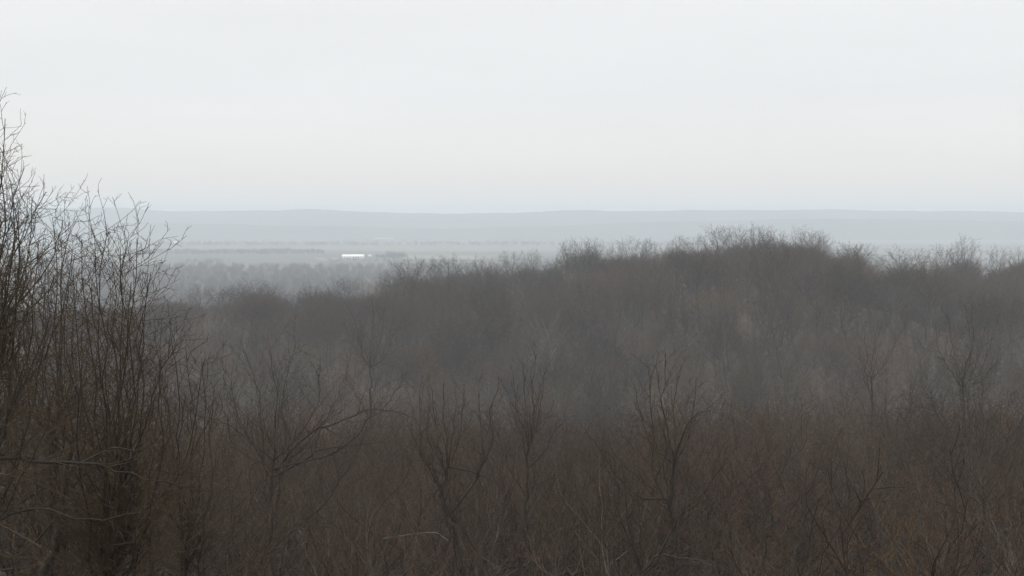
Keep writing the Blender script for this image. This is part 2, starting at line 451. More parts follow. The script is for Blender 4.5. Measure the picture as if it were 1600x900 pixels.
def make_auto(seed, H, S, lean=0.05, r=None, clear=0.36, leaders=9, radius=0.3, flat=0.0, rise=0.3, side_dens=None, sides=5, top_heavy=1.0, stout=1.0):
    """a trunk whose limbs spread to a rounded, lumpy crown"""
    t = Tree(seed, S)
    g = t.rng
    r = r or H * 0.0095
    trunk = [(0, 0, -0.4)]
    dx, dy = g.gauss(0, lean), g.gauss(0, lean)
    n = 7
    for i in range(n):
        dx += g.gauss(0, 0.06); dy += g.gauss(0, 0.06)
        q = trunk[-1]; st = (H * (clear + 0.28) + 0.4) / n
        trunk.append((q[0] + dx * st, q[1] + dy * st, q[2] + st))
    rad = [r * (1.25 if i == 0 else 1 - 0.122 * i) for i in range(n + 1)]
    t.out.append((0, 7, trunk, rad))
    zc = H * (1 + clear) / 2; rz = H * (1 - clear) / 2; rx = H * radius
    az = g.random() * 6.283
    for k in range(leaders):
        u = -0.25 + 1.2 * ((k + g.random()) / leaders) ** top_heavy           # low limbs first, the top last
        u = max(-0.35, min(0.97, u))
        az += 2.4 + g.uniform(-0.45, 0.45)
        c = math.sqrt(max(0.0, 1 - u * u)); m = g.uniform(0.78, 1.1)
        tx, ty = trunk[-1][0] * 0.8, trunk[-1][1] * 0.8
        e = (tx + math.cos(az) * c * rx * m, ty + math.sin(az) * c * rx * m, zc + u * rz * m)
        h = min(H * (clear * 0.8 + 0.30 * max(0.0, u + 0.3)), e[2] - 0.1 * H)
        f = max(0.3, min(n - 0.01, h / (H * (clear + 0.28)) * n)); i0 = int(f); f -= i0
        a, b = trunk[i0], trunk[i0 + 1]
        p = tuple(a[q] + (b[q] - a[q]) * f for q in range(3))
        d = [e[q] - p[q] for q in range(3)]
        L = math.sqrt(sum(q * q for q in d))
        w = 0.05 * L
        c1 = (p[0] + d[0] * (0.35 + 0.1 * rise) + g.gauss(0, w), p[1] + d[1] * (0.35 + 0.1 * rise) + g.gauss(0, w), p[2] + d[2] * (0.40 - rise * 0.5))
        c2 = (p[0] + d[0] * 0.75 + g.gauss(0, w), p[1] + d[1] * 0.75 + g.gauss(0, w), p[2] + d[2] * (0.72 - rise * 0.35))
        r0 = min(rad[i0] * 0.72, (0.010 * L + 0.012) * stout)
        pp, rr, LL = t.path([p, c1, c2, e], r0, S[2]['rmin'], 1, seg=3, wob=0.05)
        t.out[-1] = (1, sides, pp, rr)
        t.spawn(pp, rr, LL, 1, dens=side_dens)
    t.spawn(trunk, rad, H * 0.25, 1, t0=0.5, dens=1.0)
    return t

# ------------------------------------------------------------------ prototypes
random.seed(5)
NEAR = []      # detailed trees for the slope below the eye, (trunk mesh, crown mesh, height, joined mesh)
def prototype(kind, seed, H, S, split=True, bark=None, **kw):
    bark = bark or BARK
    t = make_auto(seed, H, S, **kw)
    top = max(max(q[2] for q in b[2]) for b in t.out)
    tr = cr = None
    if split:
        v, f, m = t.arrays((0, 1)); tr = mesh_from('trunk', v, f, (bark,), True)
        v, f, m = t.arrays((2,)); cr = mesh_from('crown', v, f, (TWIG,), True)
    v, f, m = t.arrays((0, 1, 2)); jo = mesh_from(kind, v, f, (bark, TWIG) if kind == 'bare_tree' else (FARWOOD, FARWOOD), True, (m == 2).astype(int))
    return dict(trunk=tr, crown=cr, joined=jo, top=top, kind=kind)

near_forms = [   # up-curve, branch angle, clear trunk, limbs, crown radius, rise, wiggle
    (0.10, 0.60, 0.34, 8, 0.20, 0.5, 0.10), (0.04, 0.80, 0.42, 9, 0.30, 0.2, 0.13), (0.13, 0.55, 0.28, 9, 0.17, 0.6, 0.10),
    (0.07, 0.75, 0.36, 8, 0.25, 0.3, 0.17), (0.10, 0.66, 0.46, 8, 0.22, 0.5, 0.12), (0.05, 0.75, 0.30, 11, 0.28, 0.4, 0.13)]
for i, (up, an, cl, ld, ra, ri, wg) in enumerate(near_forms):
    NEAR.append(prototype('bare_tree', 100 + i, 11.0,
        style(twig=0.0042, dens=(1, 3.1, 4.8, 5.6), up=(0.02, up, up + 0.02, up * 0.8, 0.04), ang=(0, an, an, an + 0.05, 0.7),
              ratio=(0.5, 0.36, 0.40, 0.45), t0=(0.3, 0.2, 0.12, 0.1), wig=(0.06, wg, wg + 0.02, 0.15, 0.15), seg=(9, 8, 4, 3, 2)),
        clear=cl, leaders=ld, radius=ra, rise=ri))
DOME = []      # round-headed trees of the slope below the eye
for i, (up, an, cl, ld, ra, ri) in enumerate([(0.05, 0.72, 0.34, 15, 0.31, 0.3), (0.03, 0.80, 0.38, 16, 0.36, 0.2), (0.07, 0.66, 0.30, 14, 0.26, 0.4), (0.02, 0.85, 0.40, 17, 0.38, 0.15)]):
    DOME.append(prototype('bare_tree', 150 + i, 13.0,
        style(twig=0.0055, sh=(0.5, 0.2, 0.4, 0.4), dens=(1, 2.8, 4.0, 4.6), up=(0.02, up, up + 0.02, up, 0.03), ang=(0, an, an, an, 0.75),
              ratio=(0.5, 0.28, 0.44, 0.46), t0=(0.3, 0.3, 0.12, 0.1), wig=(0.06, 0.13, 0.15, 0.15, 0.15), seg=(9, 7, 4, 2, 2)),
        clear=cl, leaders=ld, radius=ra, rise=ri, top_heavy=0.75, stout=1.1))
FAR = []
far_forms = [(0.03, 0.80, 0.24, 17, 0.30, 0.3), (0.02, 0.85, 0.28, 19, 0.36, 0.15), (0.05, 0.75, 0.22, 16, 0.25, 0.4), (0.01, 0.90, 0.32, 19, 0.38, 0.1), (0.06, 0.70, 0.20, 15, 0.21, 0.45), (0.03, 0.80, 0.26, 18, 0.33, 0.25)]
for i, (up, an, cl, ld, ra, ri) in enumerate(far_forms):
    FAR.append(prototype('bare_tree', 200 + i, 16.0,
        style(twig=0.0105, sh=(0.5, 0.15, 0.4, 0.4), dens=(1, 2.6, 3.4, 3.8), up=(0.02, up, up + 0.01, up, 0.03), ang=(0, an, an, an, 0.75),
              ratio=(0.5, 0.26, 0.45, 0.5), t0=(0.3, 0.35, 0.12, 0.1), wig=(0.06, 0.12, 0.14, 0.15, 0.15), seg=(7, 6, 3, 2, 2)),
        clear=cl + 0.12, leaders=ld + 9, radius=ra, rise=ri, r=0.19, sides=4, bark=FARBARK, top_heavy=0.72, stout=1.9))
MASS = []      # the same trees with fuller crowns, for the body of the wood
for i in (0, 1, 2, 3, 5):
    up, an, cl, ld, ra, ri = far_forms[i]
    MASS.append(prototype('bare_tree', 230 + i, 16.0,
        style(twig=0.0145, sh=(0.5, 0.2, 0.4, 0.4), dens=(1, 2.6, 3.8, 4.0), up=(0.02, up, up + 0.01, up, 0.03), ang=(0, an, an, an, 0.8),
              ratio=(0.5, 0.28, 0.45, 0.5), t0=(0.3, 0.35, 0.15, 0.1), wig=(0.06, 0.12, 0.14, 0.15, 0.15), seg=(7, 6, 3, 2, 2)),
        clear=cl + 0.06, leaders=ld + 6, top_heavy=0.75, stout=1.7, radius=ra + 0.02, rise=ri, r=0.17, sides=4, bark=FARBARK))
TINY = []
for i in range(3):
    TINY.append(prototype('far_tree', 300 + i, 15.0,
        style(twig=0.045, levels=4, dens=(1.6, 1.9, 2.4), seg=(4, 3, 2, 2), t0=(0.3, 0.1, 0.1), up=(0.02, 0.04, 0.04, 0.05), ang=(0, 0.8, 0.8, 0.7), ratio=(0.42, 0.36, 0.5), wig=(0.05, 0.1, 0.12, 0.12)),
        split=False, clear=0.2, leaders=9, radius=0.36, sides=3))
SHRUB = []
for i in range(3):
    t = Tree(400 + i, style(twig=0.0035, levels=4, dens=(2.6, 4.5, 8.0), seg=(5, 3, 2, 2), t0=(0.2, 0.15, 0.1), up=(0.05, 0.14, 0.1, 0.05), ang=(0, 0.5, 0.6, 0.7), ratio=(0.4, 0.4, 0.45), wig=(0.12, 0.12, 0.14, 0.15)))
    for k in range(9):
        a = t.rng.random() * 6.283; e = t.rng.uniform(0.1, 0.55)
        t.grow((math.cos(a) * 0.25, math.sin(a) * 0.25, -0.1), (math.cos(a) * math.sin(e), math.sin(a) * math.sin(e), math.cos(e)), t.rng.uniform(2.2, 3.8), 0.016, 0)
    v, f, m = t.arrays((0, 1, 2))
    SHRUB.append(dict(joined=mesh_from('shrub', v, f, (TWIG,), True)))

def scatter(name, protos, pts, label, cat):
    """one mass of growth: prototypes standing on given points (x, y, z, scale, rotation, which)"""
    src = bpy.data.collections.new(name + '_source')
    for i, p in enumerate(protos):
        o = bpy.data.objects.new('%s_%02d' % (p['joined'].name.split('.')[0], i), p['joined'])
        src.objects.link(o)
    P = np.array(pts, dtype=np.float32)
    me = bpy.data.meshes.new(name)
    me.vertices.add(len(P)); me.vertices.foreach_set('co', np.ascontiguousarray(P[:, :3]).ravel())
    a = me.attributes.new('which', 'INT', 'POINT'); a.data.foreach_set('value', P[:, 5].astype(np.int32))
    a = me.attributes.new('size', 'FLOAT', 'POINT'); a.data.foreach_set('value', P[:, 3].copy())
    R = np.zeros((len(P), 3), np.float32); R[:, 2] = P[:, 4]
    a = me.attributes.new('turn', 'FLOAT_VECTOR', 'POINT'); a.data.foreach_set('vector', R.ravel())
    o = link(name, me)
    ng = bpy.data.node_groups.new(name, 'GeometryNodeTree')
    ng.interface.new_socket('Geometry', in_out='INPUT', socket_type='NodeSocketGeometry')
    ng.interface.new_socket('Geometry', in_out='OUTPUT', socket_type='NodeSocketGeometry')
    N, L = ng.nodes, ng.links
    gi, go = N.new('NodeGroupInput'), N.new('NodeGroupOutput')
    ci = N.new('GeometryNodeCollectionInfo'); ci.inputs['Collection'].default_value = src
    ci.inputs['Separate Children'].default_value = True; ci.inputs['Reset Children'].default_value = True
    ip = N.new('GeometryNodeInstanceOnPoints'); ip.inputs['Pick Instance'].default_value = True
    def attr(nm, ty):
        n = N.new('GeometryNodeInputNamedAttribute'); n.data_type = ty; n.inputs['Name'].default_value = nm
        return n.outputs['Attribute']
    L.new(gi.outputs[0], ip.inputs['Points']); L.new(ci.outputs[0], ip.inputs['Instance'])
    L.new(attr('which', 'INT'), ip.inputs['Instance Index'])
    L.new(attr('turn', 'FLOAT_VECTOR'), ip.inputs['Rotation'])
    L.new(attr('size', 'FLOAT'), ip.inputs['Scale'])
    L.new(ip.outputs[0], go.inputs[0])
    md = o.modifiers.new('scatter', 'NODES'); md.node_group = ng
    return tag(o, label, cat, kind='stuff')

# ------------------------------------------------------------------ hero trees
HERO_SPOTS = []
root_pts = {}
def hero(name, label, Y, base_px, trunk, tips, limbs=(), r=0.12, seed=1, st=None, k=1.0, group=None):
    """a tree with its own build: trunk through picture points, leaders rising to tips (px, py, depth offset), and extra limbs"""
    bx = at(base_px, 600, Y)[0]
    bz = float(terrain(bx, Y))
    root = bpy.data.objects.new(name, None); col.objects.link(root)
    root.location = (bx, Y, bz)
    tag(root, label, 'tree', group)
    def loc(px, py, dy=0.0):
        q = at(px, py, Y + dy)
        return (q[0] - bx, q[1] - Y, q[2] - bz)
    st = st or style(k=k)
    t = Tree(seed, st)
    rng = t.rng
    tp = [(0, 0, -0.5)] + [loc(*q) for q in trunk]
    tpts, trad, tl = t.path(tp, r, r * 0.34, 0, wob=0.018)
    n = len(tpts)
    meshes = []
    v, f, m = t.arrays((0,)); meshes.append(('trunk', mesh_from('trunk', v, f, (LIMB,), True)))
    crown = []
    items = []
    for q in tips:
        i0 = rng.randint(int(n * 0.35), n - 1) if q[1] < trunk[-1][1] + 200 else n - 1
        if rng.random() < 0.45: i0 = n - 1
        s = np.array(tpts[i0]); e = np.array(loc(q[0], q[1], q[2] if len(q) > 2 else rng.uniform(-1, 1) * Y * 0.03))
        L = float(np.linalg.norm(e - s))
        dx = e - s
        c1 = s + np.array([dx[0] * 0.42, dx[1] * 0.45, dx[2] * 0.22]) + np.array([rng.gauss(0, 0.03), rng.gauss(0, 0.03), 0]) * L
        c2 = s + np.array([dx[0] * 0.75, dx[1] * 0.8, dx[2] * 0.6]) + np.array([rng.gauss(0, 0.03), rng.gauss(0, 0.03), 0]) * L
        items.append(([tuple(s), tuple(c1), tuple(c2), tuple(e)], min(trad[i0] * 0.9, 0.0055 * L + 0.006), None))
    for lb in limbs:
        items.append(([loc(*q) for q in lb['pts']], lb.get('r', 0.04) * 0.8, lb))
    tw = st[-1]['rmin']
    allp = []
    link('trunk', meshes[0][1], root)
    for pts, r0, lb in items:
        t.out = []
        p, rd, L = t.path(pts, r0, tw * 1.6, 1, wob=0.05)
        rd = [r0 + (tw * 1.6 - r0) * (i / (len(rd) - 1)) ** 0.6 for i in range(len(rd))]
        t.out = [(1, 6, p, rd)]
        v, f, m = t.arrays((1,))
        lo = link('limb', mesh_from('limb', v, f, (PALE if lb and lb.get('pale') else LIMB,), True), root)
        allp += p
        t.out = []
        kk = 1.0 if lb is None else lb.get('k', 1.0)
        t.spawn(p, rd, L, 1, t0=0.08, dens=st[1]['dens'] * 1.5 * kk, ratio=st[1]['ratio'] * (1 if lb is None else 0.8))
        if t.out:
            v, f, m = t.arrays((2,)); link('twig_sprays', mesh_from('twig_sprays', v, f, (SPRAY,), True), lo)
    t.out = []
    t.spawn(tpts, trad, 4.0, 1, t0=0.3, dens=2.0)
    v, f, m = t.arrays((2,)); link('twig_sprays', mesh_from('twig_sprays', v, f, (SPRAY,), True), root)
    HERO_SPOTS.append((bx, Y, max(0.8, r * 8)))
    root_pts[label] = [(q[0] + bx, q[1] + Y, q[2] + bz) for q in allp]
    return root

close = style(twig=0.0030, dens=(1.1, 4.0, 5.2, 6.2), up=(0.02, 0.08, 0.07, 0.05, 0.04), ang=(0, 0.7, 0.78, 0.8, 0.8), ratio=(0.5, 0.33, 0.42, 0.42), seg=(9, 7, 4, 3, 2), wig=(0.06, 0.10, 0.12, 0.14, 0.15))
hero('bare_tree', 'tallest bare tree, cut by the left edge, its dense upright twigs reaching above the horizon', 15.5, -45,
     [(-40, 900), (-38, 720), (-30, 600), (-25, 520)],
     [(8, 185), (-50, 110), (-20, 200, 0.8), (38, 262), (22, 300, -0.8), (72, 300), (-70, 210), (55, 350, 1.0), (98, 345), (15, 380, -1), (-10, 300, 1.2), (112, 400, 0.3), (88, 440, -0.8), (45, 420, 0.6),
      (0, 240, -0.5), (30, 340, 0.9), (64, 400, 1.2), (10, 450, 0.5), (-15, 420, -0.6), (50, 310, -0.3)],
     [dict(pts=[(-35, 705), (60, 720), (130, 724), (205, 742), (330, 768)], r=0.032, k=0.7), dict(pts=[(-30, 790), (40, 800), (110, 780), (190, 800)], r=0.025)],
     r=0.15, seed=11, st=close)
hero('bare_tree', 'fan of stiff bare stems standing right of the tallest tree, tips level with the horizon', 15.0, 165,
     [(165, 1050), (168, 930)],
     [(128, 375), (148, 368), (168, 364), (188, 388), (200, 376), (214, 372), (230, 450), (115, 430, 0.7), (175, 410, 0.8), (222, 490, -0.5), (142, 450, -0.6), (250, 540), (100, 490, -0.5), (236, 425, -0.2), (205, 440, 0.8), (165, 500, 1), (200, 520, -1)],
     [dict(pts=[(168, 800), (215, 700), (232, 640), (262, 560), (285, 530)], r=0.025)], r=0.075, seed=12, st=close)
hero('bare_tree', 'slim bare tree half hidden behind the tallest tree and the fan of stems', 19.5, 75,
     [(75, 1000), (78, 800), (80, 680)],
     [(60, 400), (95, 372), (82, 340), (108, 365), (118, 392), (40, 440), (120, 440), (80, 470), (140, 500), (20, 480), (105, 520), (55, 540), (160, 560)], r=0.09, seed=31, st=close)
hero('bare_tree', 'drooping bushy bare tree right of the fan of stems', 20.0, 290,
     [(285, 1000), (285, 860), (280, 760)],
     [(240, 520), (265, 500), (290, 540), (315, 560), (335, 600), (350, 660), (250, 600), (300, 620), (230, 640), (370, 720)],
     r=0.08, seed=32, st=close)
hero('bare_tree', 'leaning bare tree whose twigs fill the left edge below the tallest crown', 13.5, -70,
     [(-70, 950), (-60, 760), (-45, 640)],
     [(-30, 330), (-12, 262), (18, 292), (44, 335), (0, 350), (30, 400), (60, 380), (85, 430), (-50, 400), (45, 470), (15, 480), (70, 540), (35, 560), (-10, 540), (85, 610)],
     [dict(pts=[(-55, 740), (0, 716), (60, 722), (130, 722), (205, 742), (330, 768)], r=0.055, k=0.45), dict(pts=[(130, 722), (175, 700), (215, 704), (250, 690)], r=0.02, k=0.6),
      dict(pts=[(-60, 860), (0, 812), (60, 795), (140, 812), (230, 800)], r=0.035, k=0.4)], r=0.09, seed=33, st=close)
hero('bare_tree', 'low crooked bare tree in the bottom left corner with long near-level limbs', 18.0, 60,
     [(60, 960), (90, 840), (100, 760), (112, 690)],
     [(40, 500), (80, 470), (130, 480), (170, 500), (20, 560), (210, 560), (250, 610), (-10, 600)],
     [dict(pts=[(105, 770), (150, 730), (250, 735), (340, 752)], r=0.04), dict(pts=[(95, 800), (40, 860), (-30, 880)], r=0.03), dict(pts=[(100, 760), (200, 790), (255, 770), (300, 800), (335, 815)], r=0.03)],
     r=0.11, seed=13, st=close)
hero('bare_tree', 'thin bent sapling with a hooked top right of the low crooked tree', 17.0, 236,
     [(236, 900), (228, 830), (232, 790), (250, 778)],
     [(290, 620), (320, 560), (262, 600), (330, 640), (250, 560)], r=0.05, seed=14, st=close, k=0.8)
hero('bare_tree', 'bare tree with branches fanned wide and swept to the right over the brown wood', 36.0, 425,
     [(425, 860), (424, 780), (428, 720)],
     [(318, 580), (345, 560), (380, 545), (420, 535), (462, 540), (500, 560), (545, 570), (590, 592), (632, 600), (360, 620), (440, 590), (400, 600)],
     [dict(pts=[(430, 735), (480, 680), (540, 655), (600, 640), (650, 655)], r=0.06), dict(pts=[(428, 745), (500, 705), (560, 695), (620, 690)], r=0.05),
      dict(pts=[(426, 740), (390, 690), (350, 660), (310, 650)], r=0.05)], r=0.12, seed=15, st=style())
hero('bare_tree', 'bare tree with a dark kinked trunk and several straight upright stems', 26.0, 742,
     [(735, 930), (718, 850), (700, 805), (688, 775), (698, 745)],
     [(668, 640), (676, 610), (692, 600), (712, 640), (640, 660), (660, 700), (725, 600), (655, 620)],
     [dict(pts=[(718, 850), (710, 800), (745, 745), (755, 700), (748, 615)], r=0.05), dict(pts=[(698, 730), (730, 735), (770, 752), (790, 775)], r=0.03, k=0.5),
      dict(pts=[(700, 845), (680, 832), (640, 835), (596, 842)], r=0.016, k=0.5, pale=True), dict(pts=[(745, 745), (770, 690), (765, 640), (780, 605)], r=0.03)],
     r=0.12, seed=16, st=style(up=(0.02, 0.16, 0.16, 0.1, 0.06), ang=(0, 0.55, 0.6, 0.65, 0.65)))
hero('bare_tree', 'slender dark bare tree with a forked top rising left of the picture centre line', 29.0, 812,
     [(812, 920), (818, 820), (822, 760), (826, 700)],
     [(802, 590), (818, 565), (838, 552), (852, 580), (792, 610), (846, 600)],
     [dict(pts=[(826, 730), (850, 705), (870, 670), (884, 655)], r=0.035), dict(pts=[(820, 775), (800, 740), (785, 700), (770, 660)], r=0.03), dict(pts=[(815, 880), (850, 862), (885, 850)], r=0.03, k=0.5),
      dict(pts=[(822, 765), (850, 752), (866, 745)], r=0.02)],
     r=0.08, seed=17, st=style(up=(0.02, 0.16, 0.16, 0.1, 0.06), ang=(0, 0.55, 0.6, 0.65, 0.65)))
hero('bare_tree', 'dark bare tree with a Y fork above a long limb curving down and left', 27.0, 1048,
     [(1050, 930), (1053, 830), (1048, 780), (1053, 725)],
     [(1012, 570), (1030, 585), (1042, 640), (1066, 570), (1088, 590), (1040, 550), (990, 600)],
     [dict(pts=[(1053, 730), (1066, 680), (1084, 650), (1112, 640)], r=0.04), dict(pts=[(1042, 780), (1000, 775), (970, 750), (938, 705), (912, 668)], r=0.04),
      dict(pts=[(1050, 810), (1085, 790), (1120, 740), (1150, 700)], r=0.04)],
     r=0.105, seed=18, st=style())
hero('bare_tree', 'bare tree forking low at the bottom edge, one thick limb level, one rising left', 22.0, 1003,
     [(1003, 950), (1003, 893)],
     [(960, 720), (985, 690), (1075, 720), (1095, 760)],
     [dict(pts=[(1003, 893), (988, 845), (978, 780), (972, 720)], r=0.055), dict(pts=[(1003, 893), (1030, 868), (1060, 872), (1100, 876), (1130, 884)], r=0.05, k=0.7),
      dict(pts=[(985, 930), (950, 860), (940, 830), (912, 798)], r=0.035), dict(pts=[(1030, 868), (1050, 830), (1068, 790), (1100, 700)], r=0.04)],
     r=0.10, seed=19, st=style())
hero('bare_tree', 'wide bare tree with pale level branches pointing left, standing down in the hollow', 80.0, 1505,
     [(1505, 700), (1505, 640), (1505, 605)],
     [(1462, 505), (1480, 490), (1512, 500), (1520, 478), (1540, 510), (1560, 500), (1580, 530)],
     [dict(pts=[(1500, 600), (1488, 560), (1460, 548), (1420, 541)], r=0.06, k=0.6, pale=True), dict(pts=[(1488, 570), (1470, 568), (1450, 575), (1432, 580)], r=0.045, k=0.4, pale=True)],
     r=0.17, seed=20, st=style(twig=0.006, levels=5, dens=(1, 1.6, 3.0, 5.0)))
hero('bare_tree', 'bushy bare tree with pale curved stems by the right edge of the near wood', 33.0, 1545,
     [(1548, 900), (1540, 820), (1535, 760)],
     [(1475, 720), (1490, 650), (1508, 640), (1530, 665), (1552, 655), (1590, 640), (1600, 690), (1455, 705), (1575, 700)],
     [dict(pts=[(1560, 890), (1530, 845), (1490, 830), (1462, 824)], r=0.04, k=0.5), dict(pts=[(1535, 790), (1500, 760), (1475, 725), (1455, 708)], r=0.045)],
     r=0.09, seed=21, st=style())
hero('bare_tree', 'dark forked bare tree looming through the mist left of the ridge foot', 165.0, 578,
     [(580, 640), (580, 600), (578, 575)],
     [(538, 505), (548, 485), (562, 500), (582, 470), (600, 480), (612, 510), (628, 500)], r=0.25, seed=22,
     st=style(twig=0.011, levels=4, dens=(1, 1.4, 2.6), seg=(7, 5, 3, 2)))
hero('bare_tree', 'bare tree with a clear V fork in the hollow below the gap in the ridge', 120.0, 1362,
     [(1362, 640), (1362, 592)],
     [(1342, 540), (1350, 515), (1368, 520), (1388, 545), (1402, 530), (1378, 505)], r=0.17, seed=23,
     st=style(twig=0.008, levels=4, dens=(1, 1.8, 3.4), seg=(7, 5, 3, 2)))

# ------------------------------------------------------------------ the wood
rng = random.Random(77)
def in_view(x, y, m=1.12, pad=5): return abs(x) < y * 800 / FPX * m + pad
cand = []
y = 19.0
while y < 440:
    sp = 3.3 if y < 60 else (4.6 if y < 125 else (8.6 if y < 315 else 7.0))
    wid = y * 800 / FPX * 1.12 + 6
    x = -wid + rng.random() * sp
    while x < wid:
        xx, yy = x + rng.uniform(-0.45, 0.45) * sp, y + rng.uniform(-0.45, 0.45) * sp
        x += sp
        if any((xx - h[0]) ** 2 + (yy - h[1]) ** 2 < (h[2] + 1.2) ** 2 for h in HERO_SPOTS): continue
        if yy > 125 and vnoise(xx, yy, 15, 61) < 0.2: continue
        if yy > 352 + 0.1 * xx and vnoise(xx, yy, 26, 9) < 0.3: continue
        cand.append((xx, yy))
    y += sp
near_trees, far_trees = [], []
for (x, y) in cand:
    z = float(terrain(x, y))
    px, _ = to_px(x, y, z)
    if y < 125:
        if px < 330 and y < 30:
            lim = np.interp(px, [0, 60, 130, 230, 330], [240, 360, 430, 500, 600]) + rng.uniform(20, 160)
        else:
            lim = 560 + float(vnoise(x, y, 9, 72)) * 190 + rng.uniform(0, 60) if y < 60 else 505 + float(vnoise(x, y, 17, 71)) * 210 + rng.uniform(0, 40)
        ztop = at(px, lim, y)[2]
        h = ztop - z
        h = min(h, rng.uniform(12, 17) if y < 60 else rng.uniform(14, 21))
        if h < 4.5: continue
        near_trees.append((x, y, z, h, px))
    else:
        h = rng.uniform(12, 21) if y < 290 else rng.uniform(14, 23)
        lim = skyline(px) + 14 + float(vnoise(px, 0 * y, 27, 51)) * 14 + abs(rng.gauss(0, 9)) if y > 250 else 475 + float(vnoise(x, y, 11, 52)) * 90
        if px > 1395 and y > 300: lim += 13
        ztop = at(px, lim, y)[2]
        if ztop - z < h:
            h = ztop - z
            if h < 6: continue
        far_trees.append((x, y, z, h, px))

def place_tree(proto, x, y, z, h, rz, label, group, name='bare_tree', lean=0.0):
    root = bpy.data.objects.new(name, None); col.objects.link(root)
    root.location = (x, y, z); s = h / proto['top']
    root.scale = (s * rng.uniform(0.9, 1.15), s * rng.uniform(0.9, 1.15), s)
    root.rotation_euler = (rng.gauss(0, 0.03), rng.gauss(0, 0.03), rz)
    tag(root, label, 'tree', group)
    for part in ('trunk', 'crown'):
        link(part, proto[part], root)
    return root

near_trees.sort(key=lambda t: t[1])
N_NEAR = 222
ZONES = [(330, 'the stiff stems at the left edge'), (570, 'the wide tree swept to the right'), (770, 'the tree with the kinked dark trunk'),
         (930, 'the slender dark tree with the forked top'), (1150, 'the dark tree with the Y fork'), (1430, 'the gap right of the Y-forked tree'), (9999, 'the bushy tree by the right edge')]
for i, (x, y, z, h, px) in enumerate(near_trees[:N_NEAR]):
    p = DOME[rng.randrange(len(DOME))] if y > 30 and rng.random() < (0.85 if y > 45 else 0.4) else NEAR[rng.randrange(len(NEAR))]
    zone = next(n for lim, n in ZONES if px < lim)
    gap = zone.startswith('the gap')
    if y < 48:
        lab = 'thin bare tree in thicket ' + ('in ' if gap else 'around ') + zone
        grp = 'near thicket, ' + zone
    else:
        lab = 'bare brown tree in massed wood ' + ('beyond ' if gap else 'behind ') + zone
        grp = 'massed wood, ' + zone
    place_tree(p, x, y, z, h, rng.random() * 6.283, lab, grp)
rest = near_trees[N_NEAR:]

# trees that stand out along the crest of the ridge
crest = []
for i, t in enumerate(far_trees):
    x, y, z, h, px = t
    _, py = to_px(x, y, z + h)
    if y > 300 and 230 < px < 1370 and py < skyline(px) + 34:
        crest.append((i, t))
rng.shuffle(crest)
picked, used = [], set()
for i, t in crest:
    if all(abs(t[4] - q[4]) > 17 + 9 * float(vnoise(t[4], 0, 60, 8)) for q in picked) and len(picked) < 56:
        x, y, z, h, px = t
        h = at(px, skyline(px) + rng.uniform(-9, 7), y)[2] - z
        if h > 25: continue
        picked.append((x, y, z, h, px)); used.add(i)
special = {}
for t in picked:
    x, y, z, h, px = t
    place_tree(FAR[rng.randrange(len(FAR))], x, y, z, h, rng.random() * 6.283,
               'bare grey tree whose twiggy crown stands on the ridge skyline', 'trees along the ridge skyline')
far_trees = [t for i, t in enumerate(far_trees) if i not in used]

def crest_tree(px, py_top, Y, label, proto, wide=1.0):
    x = at(px, 400, Y)[0]; z = float(terrain(x, Y)); h = at(px, py_top, Y)[2] - z
    o = place_tree(FAR[proto], x, Y, z, h, rng.random() * 6.283, label, None)
    o.scale[0] *= wide; o.scale[1] *= wide
crest_tree(1508, 362, 352, 'tallest bare tree on the crest at the right, head and shoulders above its neighbours', 2, 0.85)
crest_tree(1410, 380, 350, 'round-headed bare tree at the edge of the gap in the ridge', 3, 1.0)
crest_tree(1556, 378, 352, 'narrow bare tree between the tallest crest tree and the right edge', 4, 0.8)
crest_tree(1438, 386, 346, 'low bare tree just right of the round-headed one by the gap', 0, 0.9)
crest_tree(1474, 378, 350, 'bare tree left beside the tallest tree on the right crest', 5, 0.8)
crest_tree(1586, 382, 348, 'bare tree on the crest nearest the right edge', 1, 0.85)
crest_tree(1272, 355, 352, 'broad bare tree ending the high part of the ridge, left of the gap', 1, 1.0)
crest_tree(1330, 374, 350, 'lower bare tree on the shoulder sloping down to the gap', 5, 1.05)
crest_tree(1182, 348, 354, 'bare tree at the highest point of the ridge', 2, 1.0)
crest_tree(918, 367, 350, 'dense bare tree where the ridge first steps up', 1, 0.95)
crest_tree(640, 409, 340, 'spiky bare tree at the low left end of the ridge', 5, 0.9)
crest_tree(400, 440, 300, 'round bare tree topping the lowest stretch of the wood at left', 3, 1.0)
crest_tree(495, 442, 300, 'bare tree just right of the dip in the low skyline', 1, 1.0)

pts = []
MIX = DOME + FAR + MASS
for (x, y, z, h, px) in rest:
    k = rng.randrange(len(DOME)) if y < 100 else len(DOME) + len(FAR) + rng.randrange(len(MASS))
    pts.append((x, y, z, h / MIX[k]['top'], rng.random() * 6.283, k))
for (x, y, z, h, px) in far_trees:
    k = len(DOME) + (rng.randrange(len(FAR)) if y > 318 or rng.random() < 0.5 else len(FAR) + rng.randrange(len(MASS)))
    pts.append((x, y, z, h / MIX[k]['top'], rng.random() * 6.283, k))
scatter('forest', MIX, pts, 'leafless grey-brown wood covering the hollow and the ridge in one mass', 'forest')

pts = []
y = 17.0
while y < 420:
    sp = 4.0 if y < 120 else (4.0 if y < 220 else 4.6)
    wid = y * 800 / FPX * 1.1 + 4
    x = -wid
    while x < wid:
        xx, yy = x + rng.uniform(-1, 1), y + rng.uniform(-1, 1)
        x += sp
        if vnoise(xx, yy, 9, 31) < 0.25: continue
        pts.append((xx, yy, float(terrain(xx, yy)), rng.uniform(0.8, 1.7) * (1.0 if yy < 150 else 1.25), rng.random() * 6.283, rng.randrange(3)))
    y += sp
scatter('undergrowth', SHRUB, pts, 'tangled leafless brush filling the floor of the wood', 'undergrowth')

